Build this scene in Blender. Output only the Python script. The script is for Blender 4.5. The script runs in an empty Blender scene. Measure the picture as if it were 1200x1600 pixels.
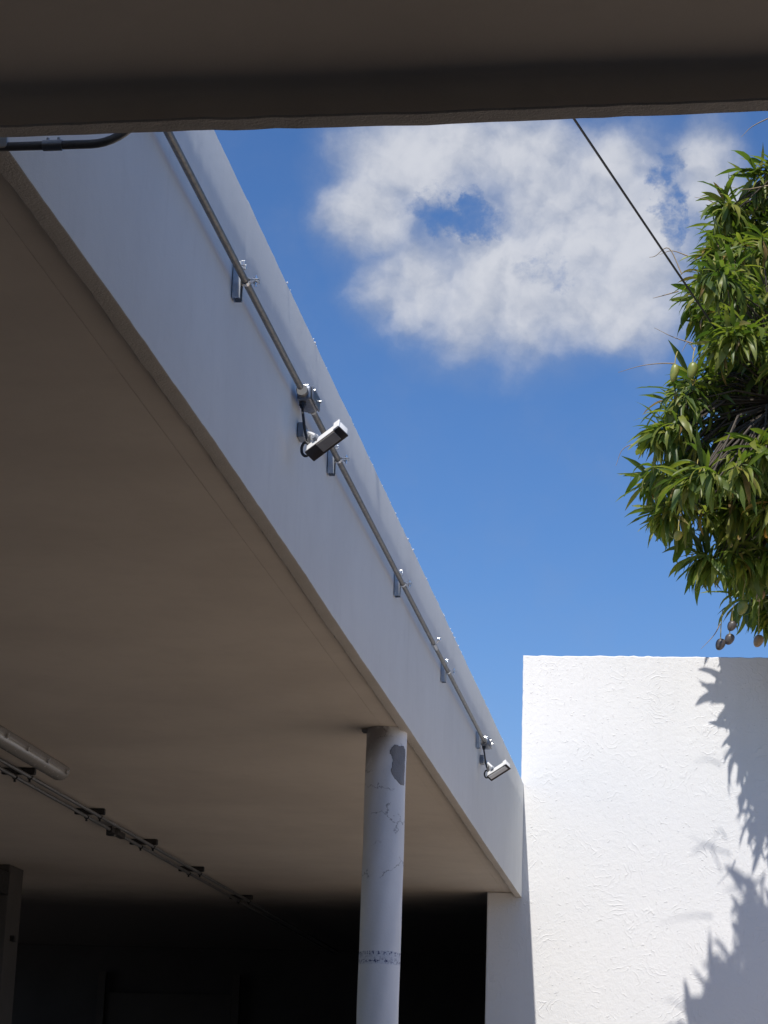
import bpy, bmesh, math, random
import numpy as np
from mathutils import Vector, Matrix

random.seed(7)
rng = np.random.default_rng(11)
scene = bpy.context.scene
COL = scene.collection
R = math.radians

# ------------------------------------------------------------------ camera
cam = bpy.data.cameras.new('camera')
camo = bpy.data.objects.new('camera', cam)
COL.objects.link(camo)
cam.sensor_fit = 'HORIZONTAL'
cam.sensor_width = 36.0
cam.lens = 36.0 * 3400 / 1200
cam.clip_start = 0.05
cam.clip_end = 3000
rgt = Vector((0.9899, 0.1380, 0.0329)); fwd = Vector((-0.1417, 0.9496, 0.2797)).normalized()
rgt = (rgt - fwd * rgt.dot(fwd)).normalized(); upv = rgt.cross(fwd)
camo.matrix_world = Matrix(((rgt.x, upv.x, -fwd.x, 0), (rgt.y, upv.y, -fwd.y, 0), (rgt.z, upv.z, -fwd.z, 1.6), (0, 0, 0, 1)))
scene.camera = camo
scene.render.resolution_x = 768
scene.render.resolution_y = 1024

# ------------------------------------------------------------------ node helpers
class NT:
    def __init__(s, nt):
        s.nt = nt
    def n(s, typ, **kw):
        nd = s.nt.nodes.new(typ)
        for k, v in kw.items():
            setattr(nd, k, v)
        return nd
    def link(s, a, b):
        s.nt.links.new(a, b)
    def put(s, sock, v):
        if v is None: return
        if isinstance(v, bpy.types.NodeSocket): s.link(v, sock)
        elif isinstance(v, (tuple, list)) and sock.type == 'RGBA' and len(v) == 3: sock.default_value = (*v, 1)
        else: sock.default_value = v
    def m(s, op, a, b=None, c=None, clamp=False):
        nd = s.n('ShaderNodeMath', operation=op, use_clamp=clamp)
        s.put(nd.inputs[0], a); s.put(nd.inputs[1], b); s.put(nd.inputs[2], c)
        return nd.outputs[0]
    def vm(s, op, a, b=None, out=0):
        nd = s.n('ShaderNodeVectorMath', operation=op)
        s.put(nd.inputs[0], a); s.put(nd.inputs[1], b)
        return nd.outputs['Value'] if op in ('DOT_PRODUCT', 'LENGTH', 'DISTANCE') else nd.outputs[0]
    def scale(s, a, k):
        nd = s.n('ShaderNodeVectorMath', operation='SCALE')
        s.put(nd.inputs[0], a); nd.inputs['Scale'].default_value = k
        return nd.outputs[0]
    def noise(s, vec, scale=5, detail=4, rough=0.55, dist=0.0, out='Fac', lac=2.0):
        nd = s.n('ShaderNodeTexNoise', noise_dimensions='3D')
        s.put(nd.inputs['Vector'], vec)
        nd.inputs['Scale'].default_value = scale; nd.inputs['Detail'].default_value = detail
        nd.inputs['Roughness'].default_value = rough; nd.inputs['Distortion'].default_value = dist
        nd.inputs['Lacunarity'].default_value = lac
        return nd.outputs[out]
    def ss(s, v, lo, hi, a=0.0, b=1.0, smooth=True):
        nd = s.n('ShaderNodeMapRange', interpolation_type='SMOOTHSTEP' if smooth else 'LINEAR')
        s.put(nd.inputs[0], v)
        nd.inputs[1].default_value = lo; nd.inputs[2].default_value = hi
        nd.inputs[3].default_value = a; nd.inputs[4].default_value = b
        return nd.outputs[0]
    def mix(s, fac, a, b, blend='MIX'):
        nd = s.n('ShaderNodeMix', data_type='RGBA', blend_type=blend)
        s.put(nd.inputs[0], fac); s.put(nd.inputs[6], a); s.put(nd.inputs[7], b)
        return nd.outputs[2]
    def comb(s, x, y, z):
        nd = s.n('ShaderNodeCombineXYZ')
        s.put(nd.inputs[0], x); s.put(nd.inputs[1], y); s.put(nd.inputs[2], z)
        return nd.outputs[0]
    def sep(s, v):
        nd = s.n('ShaderNodeSeparateXYZ'); s.put(nd.inputs[0], v)
        return nd.outputs

# ------------------------------------------------------------------ world: sky with cloud
SUN_TRAVEL = Vector((0.066, 0.625, -1.0)).normalized()
SUN_EL = math.asin(-SUN_TRAVEL.z)
SUN_ROT = math.atan2(-SUN_TRAVEL.x, -SUN_TRAVEL.y)
SKY_STRENGTH = 0.10
world = bpy.data.worlds.new('World'); scene.world = world
world.use_nodes = True
wt = world.node_tree; wt.nodes.clear(); W = NT(wt)
sky = W.n('ShaderNodeTexSky', sky_type='NISHITA')
sky.sun_disc = False
sky.sun_elevation = SUN_EL
sky.sun_rotation = SUN_ROT
sky.altitude = 300; sky.air_density = 1.0; sky.dust_density = 0.5; sky.ozone_density = 2.5
hs = W.n('ShaderNodeHueSaturation'); hs.inputs['Saturation'].default_value = 1.14; hs.inputs['Value'].default_value = 1.0
W.link(sky.outputs[0], hs.inputs['Color'])
skycol = W.mix(1.0, hs.outputs[0], (0.70, 0.85, 1.06), 'MULTIPLY')
geo = W.n('ShaderNodeNewGeometry')
dirv = W.scale(geo.outputs['Incoming'], -1.0)
# clouds lie on a flat layer high above: direction -> point on the layer
cdir = Vector((-0.082, 0.913, 0.399)).normalized()
cr = Vector((cdir.y, -cdir.x, 0)).normalized(); cr = (cr + Vector((0, 0, 0.034))).normalized()
cr = (cr - cdir * cr.dot(cdir)).normalized(); cu = cr.cross(cdir)
dc = W.vm('DOT_PRODUCT', dirv, tuple(cdir))
dcs = W.m('MAXIMUM', dc, 0.05)
U = W.m('DIVIDE', W.vm('DOT_PRODUCT', dirv, tuple(cr)), dcs)
V = W.m('DIVIDE', W.vm('DOT_PRODUCT', dirv, tuple(cu)), dcs)
P2 = W.comb(U, V, 0.0)
warp = W.noise(P2, scale=26, detail=5, rough=0.6, out='Color')
warp = W.scale(W.vm('SUBTRACT', warp, (0.5, 0.5, 0.5)), 0.018)
P2w = W.vm('ADD', P2, warp)
Uw, Vw, _ = W.sep(P2w)
def ell(px, py, ax, ay):
    a = W.m('DIVIDE', W.m('SUBTRACT', Uw, (px - 800) / 3400), ax / 3400)
    b = W.m('DIVIDE', W.m('SUBTRACT', Vw, (370 - py) / 3400), ay / 3400)
    return W.m('SUBTRACT', 1.0, W.m('ADD', W.m('MULTIPLY', a, a), W.m('MULTIPLY', b, b)))
F = None
for e in [(660, 245, 140, 80), (585, 330, 75, 80), (650, 440, 95, 80), (790, 450, 165, 120), (800, 245, 130, 70),
          (930, 350, 165, 150), (940, 480, 150, 70), (1010, 400, 70, 150), (1095, 280, 62, 78), (700, 230, 150, 60),
          (1130, 330, 42, 60), (960, 265, 60, 45), (860, 330, 120, 120)]:
    v = ell(*e)
    F = v if F is None else W.n('ShaderNodeMath', operation='SMOOTH_MAX') and W.m('SMOOTH_MAX', F, v, 0.5)
F = W.m('MAXIMUM', F, -1.2)
Pk = P2w
P2w = W.vm('ADD', P2, W.scale(W.vm('SUBTRACT', W.noise(P2, scale=34, detail=6, rough=0.65, out='Color'), (0.5, 0.5, 0.5)), 0.060))
Uw, Vw, _ = W.sep(P2w)
hole = W.m('MAXIMUM', ell(735, 340, 62, 34), 0.0)
hole2 = W.m('MAXIMUM', ell(1040, 325, 34, 80), 0.0)
hole3 = W.m('MAXIMUM', ell(684, 316, 56, 30), 0.0)
hole4 = W.m('MAXIMUM', ell(852, 430, 46, 26), 0.0)
P2w = Pk
n1 = W.noise(P2w, scale=24, detail=9, rough=0.62)
n2 = W.noise(P2w, scale=85, detail=7, rough=0.66)
n5 = W.noise(P2w, scale=52, detail=7, rough=0.62)
hn = W.ss(n5, 0.36, 0.62, 0.1, 1.5)
hsum = W.m('ADD', W.m('ADD', W.m('MULTIPLY', hole, 0.72), W.m('MULTIPLY', hole2, 0.85)), W.m('ADD', W.m('MULTIPLY', hole3, 0.5), W.m('MULTIPLY', hole4, 0.45)))
F = W.m('SUBTRACT', W.m('MINIMUM', F, 1.0), W.m('MULTIPLY', hsum, hn))
def density(vec):
    a = W.m('MULTIPLY', W.m('SUBTRACT', W.noise(vec, scale=25, detail=7, rough=0.54), 0.5), 1.9)
    b = W.m('MULTIPLY', W.m('SUBTRACT', W.noise(vec, scale=80, detail=5, rough=0.58), 0.5), 0.38)
    return W.m('ADD', a, b)
d0 = density(P2w)
d1 = density(W.vm('ADD', P2w, (-0.0022, 0.0062, 0.0)))     # towards the sun
dens = W.m('ADD', F, d0)
alpha = W.ss(dens, -0.95, 1.1)
# faint veil round the cloud and small fair-weather clouds over the whole sky
veil = W.m('MULTIPLY', W.ss(W.m('ADD', F, W.m('MULTIPLY', W.m('SUBTRACT', n1, 0.5), 2.2)), -1.6, 0.8), 0.36)
alpha = W.m('MAXIMUM', alpha, veil)
dz = W.m('MAXIMUM', W.sep(dirv)[2], 0.06)
lay = W.vm('DIVIDE', dirv, W.comb(dz, dz, dz))
n3 = W.noise(lay, scale=1.1, detail=7, rough=0.6)
far_mask = W.ss(W.vm('LENGTH', P2), 0.22, 0.5)
far_mask = W.m('MAXIMUM', far_mask, W.ss(dc, 0.6, 0.2))
gen = W.m('MULTIPLY', W.ss(n3, 0.56, 0.74), far_mask)
gen = W.m('MULTIPLY', gen, W.ss(W.sep(dirv)[2], 0.02, 0.12))
alpha = W.m('MAXIMUM', alpha, W.m('MULTIPLY', gen, 0.85))
lit = W.m('SUBTRACT', d0, d1)
tone = W.m('ADD', W.m('MULTIPLY', lit, 0.75), W.m('MULTIPLY', W.m('SUBTRACT', n1, 0.5), 0.7))
tone = W.m('ADD', tone, W.m('MULTIPLY', W.m('SUBTRACT', F, 0.5), 0.35))
CK = 4.7
cloudcol = W.mix(W.ss(tone, -0.50, 0.42), (0.50 * CK, 0.59 * CK, 0.79 * CK), (1.16 * CK, 1.19 * CK, 1.28 * CK))
hz = W.m('MULTIPLY', W.ss(dz, 0.27, 0.08), 0.30)
skycol = W.mix(hz, skycol, (2.6, 3.5, 5.3))
fin = W.mix(W.m('MULTIPLY', alpha, 0.93), skycol, cloudcol)
bg = W.n('ShaderNodeBackground'); bg.inputs['Strength'].default_value = SKY_STRENGTH
W.link(fin, bg.inputs['Color'])
wo = W.n('ShaderNodeOutputWorld'); W.link(bg.outputs[0], wo.inputs['Surface'])

# ------------------------------------------------------------------ sun
sun = bpy.data.lights.new('sun', 'SUN'); sun.energy = 4.15; sun.angle = R(0.53); sun.color = (1.0, 0.955, 0.89)
suno = bpy.data.objects.new('sun', sun); COL.objects.link(suno)
suno.location = (0, -10, 30)
suno.rotation_euler = SUN_TRAVEL.to_track_quat('-Z', 'Y').to_euler()

vs = scene.view_settings
vs.view_transform = 'Standard'; vs.look = 'None'; vs.exposure = 0.3; vs.gamma = 1.0; vs.use_curve_mapping = False
scene.cycles.max_bounces = 12; scene.cycles.diffuse_bounces = 8
scene.cycles.sample_clamp_indirect = 6
scene.cycles.use_denoising = True

# ------------------------------------------------------------------ materials
def newmat(name):
    m = bpy.data.materials.new(name); m.use_nodes = True
    m.node_tree.nodes.clear(); T = NT(m.node_tree)
    p = T.n('ShaderNodeBsdfPrincipled'); o = T.n('ShaderNodeOutputMaterial')
    T.link(p.outputs[0], o.inputs['Surface'])
    return m, T, p, o
def bump(T, p, height, strength, dist):
    b = T.n('ShaderNodeBump'); b.inputs['Strength'].default_value = strength; b.inputs['Distance'].default_value = dist
    T.put(b.inputs['Height'], height); T.link(b.outputs[0], p.inputs['Normal'])
    return b
def world_pos(T):
    return T.n('ShaderNodeNewGeometry').outputs['Position']

def mat_plaster(name, col, col2, grain=260, gstr=0.35, gdist=0.002, streak=0.0, rough=0.88):
    m, T, p, o = newmat(name)
    P = world_pos(T)
    big = T.noise(P, scale=0.9, detail=5, rough=0.6)
    c = T.mix(T.ss(big, 0.35, 0.68), col, col2)
    mid = T.noise(P, scale=7, detail=6, rough=0.65)
    c = T.mix(T.ss(mid, 0.45, 0.8, 0, 0.25), c, tuple(x * 0.86 for x in col2))
    if streak:
        x, y, z = T.sep(P)
        sv = T.comb(T.m('MULTIPLY', x, 9.0), T.m('MULTIPLY', y, 9.0), T.m('MULTIPLY', z, 0.55))
        st = T.noise(sv, scale=1.0, detail=5, rough=0.6)
        c = T.mix(T.ss(st, 0.52, 0.8, 0, streak), c, tuple(x * 0.72 for x in col2))
    p.inputs['Roughness'].default_value = rough
    T.put(p.inputs['Base Color'], c)
    g = T.noise(P, scale=grain, detail=3, rough=0.6)
    g2 = T.noise(P, scale=grain * 0.12, detail=4, rough=0.6)
    h = T.m('ADD', T.m('MULTIPLY', g, 0.6), T.m('MULTIPLY', g2, 0.9))
    bump(T, p, h, gstr, gdist)
    return m

M = {}
M['fascia'] = mat_plaster('fascia paint', (0.645, 0.668, 0.68), (0.605, 0.625, 0.637), grain=220, gstr=0.4, gdist=0.003, streak=0.15)
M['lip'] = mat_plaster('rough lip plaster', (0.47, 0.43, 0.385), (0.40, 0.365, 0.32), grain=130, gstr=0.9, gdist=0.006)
M['ceiling'] = mat_plaster('ceiling plaster', (0.60, 0.53, 0.45), (0.53, 0.465, 0.395), grain=200, gstr=0.3, gdist=0.002)
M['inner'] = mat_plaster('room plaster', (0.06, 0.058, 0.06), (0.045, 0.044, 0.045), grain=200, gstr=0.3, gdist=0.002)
M['darkpaint'] = mat_plaster('dark painted wood', (0.06, 0.055, 0.05), (0.045, 0.04, 0.04), grain=150, gstr=0.2, gdist=0.001, rough=0.6)
M['bounce_paving'] = mat_plaster('pale bounce paving', (0.62, 0.51, 0.40), (0.52, 0.43, 0.34), grain=90, gstr=0.4, gdist=0.004)
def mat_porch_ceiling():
    """plaster, pale over the porch, with the loss of light towards the far room painted in as a dark fade"""
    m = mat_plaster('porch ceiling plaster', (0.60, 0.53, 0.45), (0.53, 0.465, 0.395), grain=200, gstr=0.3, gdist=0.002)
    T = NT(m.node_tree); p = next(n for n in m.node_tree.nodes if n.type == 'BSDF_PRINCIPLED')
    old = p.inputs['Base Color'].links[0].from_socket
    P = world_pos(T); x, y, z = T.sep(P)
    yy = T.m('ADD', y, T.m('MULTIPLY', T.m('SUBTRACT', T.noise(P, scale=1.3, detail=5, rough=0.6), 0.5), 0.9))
    T.put(p.inputs['Base Color'], T.mix(T.ss(yy, 19.5, 22.2), old, (0.085, 0.075, 0.07)))  # loss of light towards the far room, painted into the ceiling colour
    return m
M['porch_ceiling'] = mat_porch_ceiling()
M['ground'] = mat_plaster('concrete ground', (0.125, 0.105, 0.083), (0.09, 0.076, 0.06), grain=90, gstr=0.4, gdist=0.004)

def mat_stucco():
    m, T, p, o = newmat('trowelled stucco')
    P = world_pos(T)
    x, y, z = T.sep(P)
    # trowel arcs: rings round scattered swing centres
    wob = T.scale(T.vm('SUBTRACT', T.noise(P, scale=2.6, detail=3, out='Color'), (0.5, 0.5, 0.5)), 0.35)
    Pw = T.vm('ADD', P, wob)
    h = None
    for sc, fr, off in ((1.7, 120.0, 0.0), (2.6, 95.0, 7.3)):
        vo = T.n('ShaderNodeTexVoronoi', voronoi_dimensions='3D', feature='F1'); vo.inputs['Scale'].default_value = sc
        T.link(T.vm('ADD', Pw, (off, off, off)), vo.inputs['Vector'])
        jit = T.noise(P, scale=5.5, detail=4, rough=0.6)
        ring = T.m('SINE', T.m('ADD', T.m('MULTIPLY', vo.outputs['Distance'], fr / 1.6), T.m('MULTIPLY', jit, 16.0)))
        ring = T.m('POWER', T.m('MAXIMUM', ring, 0.0), 5.0)
        msk = T.ss(T.noise(T.vm('ADD', P, (off * 2, 3.1, off)), scale=3.4, detail=4, rough=0.6), 0.50, 0.76)
        r = T.m('MULTIPLY', ring, msk)
        h = r if h is None else T.m('ADD', h, T.m('MULTIPLY', r, 0.9))
    lump = T.noise(P, scale=26, detail=6, rough=0.68)
    fine = T.noise(P, scale=170, detail=3, rough=0.6)
    blob = T.ss(T.noise(P, scale=34, detail=3, rough=0.5), 0.66, 0.74)
    h = T.m('ADD', T.m('MULTIPLY', h, 0.55), T.m('MULTIPLY', lump, 0.70))
    h = T.m('ADD', h, T.m('MULTIPLY', fine, 0.16))
    h = T.m('ADD', h, T.m('MULTIPLY', blob, 0.5))
    big = T.noise(P, scale=0.8, detail=4, rough=0.6)
    c = T.mix(T.ss(big, 0.3, 0.7), (0.79, 0.785, 0.775), (0.755, 0.755, 0.75))
    st = T.noise(T.comb(T.m('MULTIPLY', x, 7.0), y, T.m('MULTIPLY', z, 0.5)), scale=1.0, detail=5, rough=0.65)
    c = T.mix(T.m('MULTIPLY', T.ss(st, 0.48, 0.75), T.ss(z, 4.6, 6.1, 0.02, 0.13)), c, (0.52, 0.50, 0.46))
    c = T.mix(T.ss(T.noise(P, scale=2.3, detail=6, rough=0.7), 0.5, 0.8, 0, 0.06), c, (0.60, 0.59, 0.56))
    T.put(p.inputs['Base Color'], c)
    p.inputs['Roughness'].default_value = 0.85
    bump(T, p, h, 0.7, 0.008)
    return m
M['stucco'] = mat_stucco()

COLX, COLY, COLR = -1.745, 12.1, 0.115
def mat_column():
    m, T, p, o = newmat('cracked column paint')
    P = world_pos(T)
    x, y, z = T.sep(P)
    ang = T.m('ARCTAN2', T.m('SUBTRACT', x, COLX), T.m('SUBTRACT', COLY, y))   # 0 = towards the courtyard end, + = east
    big = T.noise(P, scale=2.5, detail=4, rough=0.6)
    c = T.mix(T.ss(big, 0.35, 0.7), (0.76, 0.755, 0.745), (0.70, 0.697, 0.69))
    # hairline cracks, only here and there
    Pc = T.vm('ADD', P, T.scale(T.vm('SUBTRACT', T.noise(P, scale=14, detail=5, rough=0.7, out='Color'), (0.5, 0.5, 0.5)), 0.12))
    vo = T.n('ShaderNodeTexVoronoi', voronoi_dimensions='3D', feature='DISTANCE_TO_EDGE'); vo.inputs['Scale'].default_value = 4.5
    xs, ys, zs = T.sep(Pc)
    T.link(T.comb(xs, ys, T.m('MULTIPLY', zs, 1.25)), vo.inputs['Vector'])
    cr = T.ss(vo.outputs['Distance'], 0.004, 0.016, 1.0, 0.0)
    cm = T.ss(T.noise(P, scale=5.0, detail=3, rough=0.6), 0.49, 0.58)
    cm = T.m('MULTIPLY', cm, T.ss(z, 2.95, 3.05))
    crack = T.m('MULTIPLY', cr, cm)
    c = T.mix(T.m('MULTIPLY', crack, 0.7), c, (0.12, 0.115, 0.12))
    # worn blue print in two rows
    sp = T.noise(T.comb(T.m('MULTIPLY', ang, 1.0), 0.0, T.m('MULTIPLY', z, 9.0)), scale=7.5, detail=4, rough=0.75)
    vsp = T.ss(sp, 0.50, 0.57)
    row = T.m('MULTIPLY', T.ss(z, 2.552, 2.562), T.ss(z, 2.622, 2.632, 1.0, 0.0))
    edge = T.m('ABSOLUTE', T.m('SUBTRACT', z, 2.595))
    rowk = T.ss(T.m('ABSOLUTE', T.m('SUBTRACT', edge, 0.022)), 0.004, 0.013, 1.0, 0.3)
    band = T.m('MULTIPLY', T.m('MULTIPLY', vsp, row), rowk)
    c = T.mix(T.m('MULTIPLY', row, 0.22), c, (0.30, 0.36, 0.50))
    c = T.mix(T.m('MULTIPLY', band, 1.0), c, (0.015, 0.03, 0.13))
    # brown grime under the slab, towards the porch
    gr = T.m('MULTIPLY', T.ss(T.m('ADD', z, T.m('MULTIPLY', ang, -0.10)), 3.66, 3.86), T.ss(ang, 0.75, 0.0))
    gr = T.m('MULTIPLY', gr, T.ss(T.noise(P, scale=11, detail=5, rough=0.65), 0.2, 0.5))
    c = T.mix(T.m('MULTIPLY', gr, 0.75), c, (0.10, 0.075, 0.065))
    T.put(p.inputs['Base Color'], c)
    p.inputs['Roughness'].default_value = 0.6
    g = T.noise(P, scale=60, detail=4, rough=0.6)
    bump(T, p, T.m('SUBTRACT', g, T.m('MULTIPLY', crack, 2.0)), 0.35, 0.003)
    return m
M['dimwall'] = mat_plaster('dimmed pillar plaster', (0.085, 0.076, 0.068), (0.06, 0.053, 0.048), grain=150, gstr=0.4, gdist=0.002)  # pale pillar's dimness put into a darkened base colour
M['column'] = mat_column()
M['cement'] = mat_plaster('bare cement', (0.27, 0.265, 0.265), (0.17, 0.168, 0.17), grain=120, gstr=0.9, gdist=0.006)

def mat_metal(name, col, rough, metal=1.0, var=0.15):
    m, T, p, o = newmat(name)
    if var == 0:
        p.inputs['Base Color'].default_value = (*col, 1); p.inputs['Roughness'].default_value = rough
        return m
    P = world_pos(T)
    n = T.noise(P, scale=45, detail=4, rough=0.6)
    T.put(p.inputs['Base Color'], T.mix(T.ss(n, 0.35, 0.7), col, tuple(c * (1 - var) for c in col)))
    T.put(p.inputs['Roughness'], T.ss(n, 0.3, 0.7, rough, rough + 0.12))
    p.inputs['Metallic'].default_value = metal
    return m
M['pipe'] = mat_metal('grey painted conduit', (0.19, 0.188, 0.185), 0.40, 0.5)
M['galv'] = mat_metal('galvanised steel', (0.46, 0.48, 0.51), 0.34, 1.0)
M['galvdark'] = mat_metal('cast aluminium', (0.20, 0.22, 0.26), 0.40, 0.8)
M['zinc'] = mat_metal('bright zinc', (0.78, 0.79, 0.80), 0.22, 1.0)
M['blacksteel'] = mat_metal('dark steel', (0.05, 0.047, 0.045), 0.5, 0.6)
M['camwhite'] = mat_metal('white camera shell', (0.76, 0.76, 0.75), 0.35, 0.0, 0.05)
M['camgrey'] = mat_metal('warm grey camera plate', (0.36, 0.325, 0.29), 0.4, 0.0, 0.1)
M['camdark'] = mat_metal('dark camera trim', (0.045, 0.036, 0.033), 0.35, 0.0, 0.1)
M['mount'] = mat_metal('camera mount', (0.24, 0.26, 0.30), 0.4, 0.1, 0.1)
M['rubber'] = mat_metal('black rubber', (0.012, 0.012, 0.016), 0.5, 0.0, 0)
M['diffuser'] = mat_metal('aged lamp diffuser', (0.30, 0.285, 0.26), 0.16, 0.0, 0.03)
M['lamp_base'] = mat_metal('grey lamp housing', (0.22, 0.205, 0.19), 0.4, 0.0, 0.1)
M['cable'] = mat_metal('black cable', (0.02, 0.02, 0.024), 0.6, 0.0, 0)

def mat_leaf(name, tint):
    m, T, p, o = newmat(name)
    g = T.n('ShaderNodeNewGeometry'); oi = T.n('ShaderNodeObjectInfo')
    r = T.m('FRACT', T.m('ADD', g.outputs['Random Per Island'], oi.outputs['Random']))
    ramp = T.n('ShaderNodeValToRGB'); e = ramp.color_ramp
    e.elements[0].position = 0.0; e.elements[0].color = (0.062, 0.100, 0.024, 1)
    e.elements[1].position = 1.0; e.elements[1].color = (0.30, 0.20, 0.05, 1)
    for pos, c in ((0.35, (0.11, 0.15, 0.030)), (0.70, (0.19, 0.215, 0.042)), (0.90, (0.27, 0.26, 0.06)), (0.955, (0.19, 0.20, 0.045)), (0.975, (0.17, 0.105, 0.05))):
        el = e.elements.new(pos); el.color = (*c, 1)
    T.link(r, ramp.inputs[0])
    c = T.mix(1.0, ramp.outputs[0], tint, 'MULTIPLY')
    n = T.noise(g.outputs['Position'], scale=30, detail=3)
    c = T.mix(T.ss(n, 0.4, 0.75, 0, 0.3), c, (0.10, 0.12, 0.035))
    T.put(p.inputs['Base Color'], c)
    p.inputs['Roughness'].default_value = 0.42
    p.inputs['Specular IOR Level'].default_value = 0.35
    tr = T.n('ShaderNodeBsdfTranslucent')
    T.put(tr.inputs['Color'], T.mix(1.0, c, (1.5, 1.9, 0.7), 'MULTIPLY'))
    mx = T.n('ShaderNodeMixShader'); mx.inputs[0].default_value = 0.34
    T.link(p.outputs[0], mx.inputs[1]); T.link(tr.outputs[0], mx.inputs[2]); T.link(mx.outputs[0], o.inputs['Surface'])
    return m
M['leaf'] = mat_leaf('mango leaf', (1, 1, 1))
M['bark'] = mat_plaster('bark', (0.085, 0.068, 0.052), (0.055, 0.045, 0.036), grain=60, gstr=0.9, gdist=0.01)
M['twig'] = mat_plaster('dry twig', (0.33, 0.26, 0.17), (0.24, 0.18, 0.12), grain=80, gstr=0.4, gdist=0.002)
M['stalk'] = mat_plaster('fruit stalk', (0.40, 0.34, 0.10), (0.32, 0.26, 0.08), grain=80, gstr=0.2, gdist=0.001)
def mat_fruit(name, a, b):
    m, T, p, o = newmat(name)
    P = world_pos(T)
    T.put(p.inputs['Base Color'], T.mix(T.ss(T.noise(P, scale=16, detail=3), 0.38, 0.64), a, b))
    p.inputs['Roughness'].default_value = 0.4
    n = T.noise(P, scale=300, detail=2)
    bump(T, p, n, 0.1, 0.001)
    return m
M['fr_orange'] = mat_fruit('ripe mango skin', (0.62, 0.25, 0.035), (0.55, 0.33, 0.05))
M['fr_yellow'] = mat_fruit('yellow mango skin', (0.36, 0.29, 0.05), (0.27, 0.27, 0.045))
M['fr_green'] = mat_fruit('green mango skin', (0.16, 0.20, 0.04), (0.24, 0.24, 0.05))
M['fr_tan'] = mat_fruit('dull tan mango skin', (0.36, 0.23, 0.12), (0.27, 0.19, 0.11))
M['fr_dark'] = mat_fruit('dark mango skin', (0.07, 0.062, 0.06), (0.11, 0.09, 0.075))  # dark grey-brown skin for the low bunch of mangoes

# ------------------------------------------------------------------ mesh helpers
class MB:
    def __init__(s):
        s.v = []; s.f = []
    def add(s, vs, fs):
        o = len(s.v); s.v += [tuple(x) for x in vs]; s.f += [tuple(i + o for i in f) for f in fs]
        return s
    def box(s, c, size, ax=None):
        c = Vector(c); ax = ax or (Vector((1, 0, 0)), Vector((0, 1, 0)), Vector((0, 0, 1)))
        hx, hy, hz = (size[0] / 2, size[1] / 2, size[2] / 2)
        vs = [c + ax[0] * (i * hx) + ax[1] * (j * hy) + ax[2] * (k * hz) for i in (-1, 1) for j in (-1, 1) for k in (-1, 1)]
        fs = [(0, 1, 3, 2), (4, 6, 7, 5), (0, 4, 5, 1), (2, 3, 7, 6), (0, 2, 6, 4), (1, 5, 7, 3)]
        return s.add(vs, fs)
    def b(s, x0, x1, y0, y1, z0, z1):
        return s.box(((x0 + x1) / 2, (y0 + y1) / 2, (z0 + z1) / 2), (x1 - x0, y1 - y0, z1 - z0))
    def tube(s, pts, r, seg=12, cap=True):
        pts = [Vector(p) for p in pts]; n = len(pts)
        rs = r if isinstance(r, (list, tuple)) else [r] * n
        tan = [(pts[min(i + 1, n - 1)] - pts[max(i - 1, 0)]).normalized() for i in range(n)]
        u = tan[0].cross(Vector((0, 0, 1)))
        if u.length < 1e-3: u = tan[0].cross(Vector((1, 0, 0)))
        u.normalize(); vs = []; fs = []
        for i in range(n):
            u = (u - tan[i] * u.dot(tan[i])).normalized(); w = tan[i].cross(u)
            for k in range(seg):
                a = 2 * math.pi * k / seg
                vs.append(pts[i] + (u * math.cos(a) + w * math.sin(a)) * rs[i])
        for i in range(n - 1):
            for k in range(seg):
                fs.append((i * seg + k, i * seg + (k + 1) % seg, (i + 1) * seg + (k + 1) % seg, (i + 1) * seg + k))
        if cap:
            fs.append(tuple(range(seg))[::-1]); fs.append(tuple((n - 1) * seg + k for k in range(seg)))
        return s.add(vs, fs)
    def cyl(s, a, b, r, seg=16):
        return s.tube([a, b], r, seg)
    def mesh(s, name, mat, smooth=None, bevel=0.0, bseg=2):
        me = bpy.data.meshes.new(name); me.from_pydata([tuple(v) for v in s.v], [], s.f)
        if bevel:
            bm = bmesh.new(); bm.from_mesh(me)
            bmesh.ops.remove_doubles(bm, verts=bm.verts, dist=1e-6)
            bm.normal_update()
            es = [e for e in bm.edges if len(e.link_faces) == 2 and e.calc_face_angle(0) > R(35)]
            bmesh.ops.bevel(bm, geom=es, offset=bevel, segments=bseg, affect='EDGES', profile=0.5, clamp_overlap=True)
            bm.to_mesh(me); bm.free()
        bm = bmesh.new(); bm.from_mesh(me); bmesh.ops.recalc_face_normals(bm, faces=bm.faces); bm.to_mesh(me); bm.free()
        me.materials.append(mat)
        if smooth:
            me.polygons.foreach_set('use_smooth', [len(p_.vertices) <= 5 for p_ in me.polygons])
            me.set_sharp_from_angle(angle=R(smooth))
            for p_ in me.polygons:
                if len(p_.vertices) > 5: p_.use_smooth = False
        return me
    def build(s, name, mat, parent=None, smooth=None, bevel=0.0, bseg=2):
        o = bpy.data.objects.new(name, s.mesh(name, mat, smooth, bevel, bseg))
        COL.objects.link(o)
        if parent is not None:
            o.parent = parent
            o.matrix_parent_inverse = Matrix.Translation(-world_loc(parent))
        return o
def world_loc(o):
    l = Vector(o.location) if not o.parent else Vector(o.location)
    return l if not o.parent else Vector((0, 0, 0)) + (o.get('_base') and Vector(o['_base']) or Vector((0, 0, 0)))
def tag(o, label=None, cat=None, group=None, kind=None):
    if label: o['label'] = label
    if cat: o['category'] = cat
    if group: o['group'] = group
    if kind: o['kind'] = kind
    return o
def thing(name, loc, label, cat, group=None):
    o = bpy.data.objects.new(name, None); COL.objects.link(o); o.location = loc
    o.empty_display_size = 0.1
    return tag(o, label, cat, group)
def sub(o, parent):
    """hang o (built in world coordinates) under a part whose own origin is at the world origin"""
    o.parent = parent
    o.matrix_parent_inverse = Matrix.Identity(4)
    return o
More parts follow.
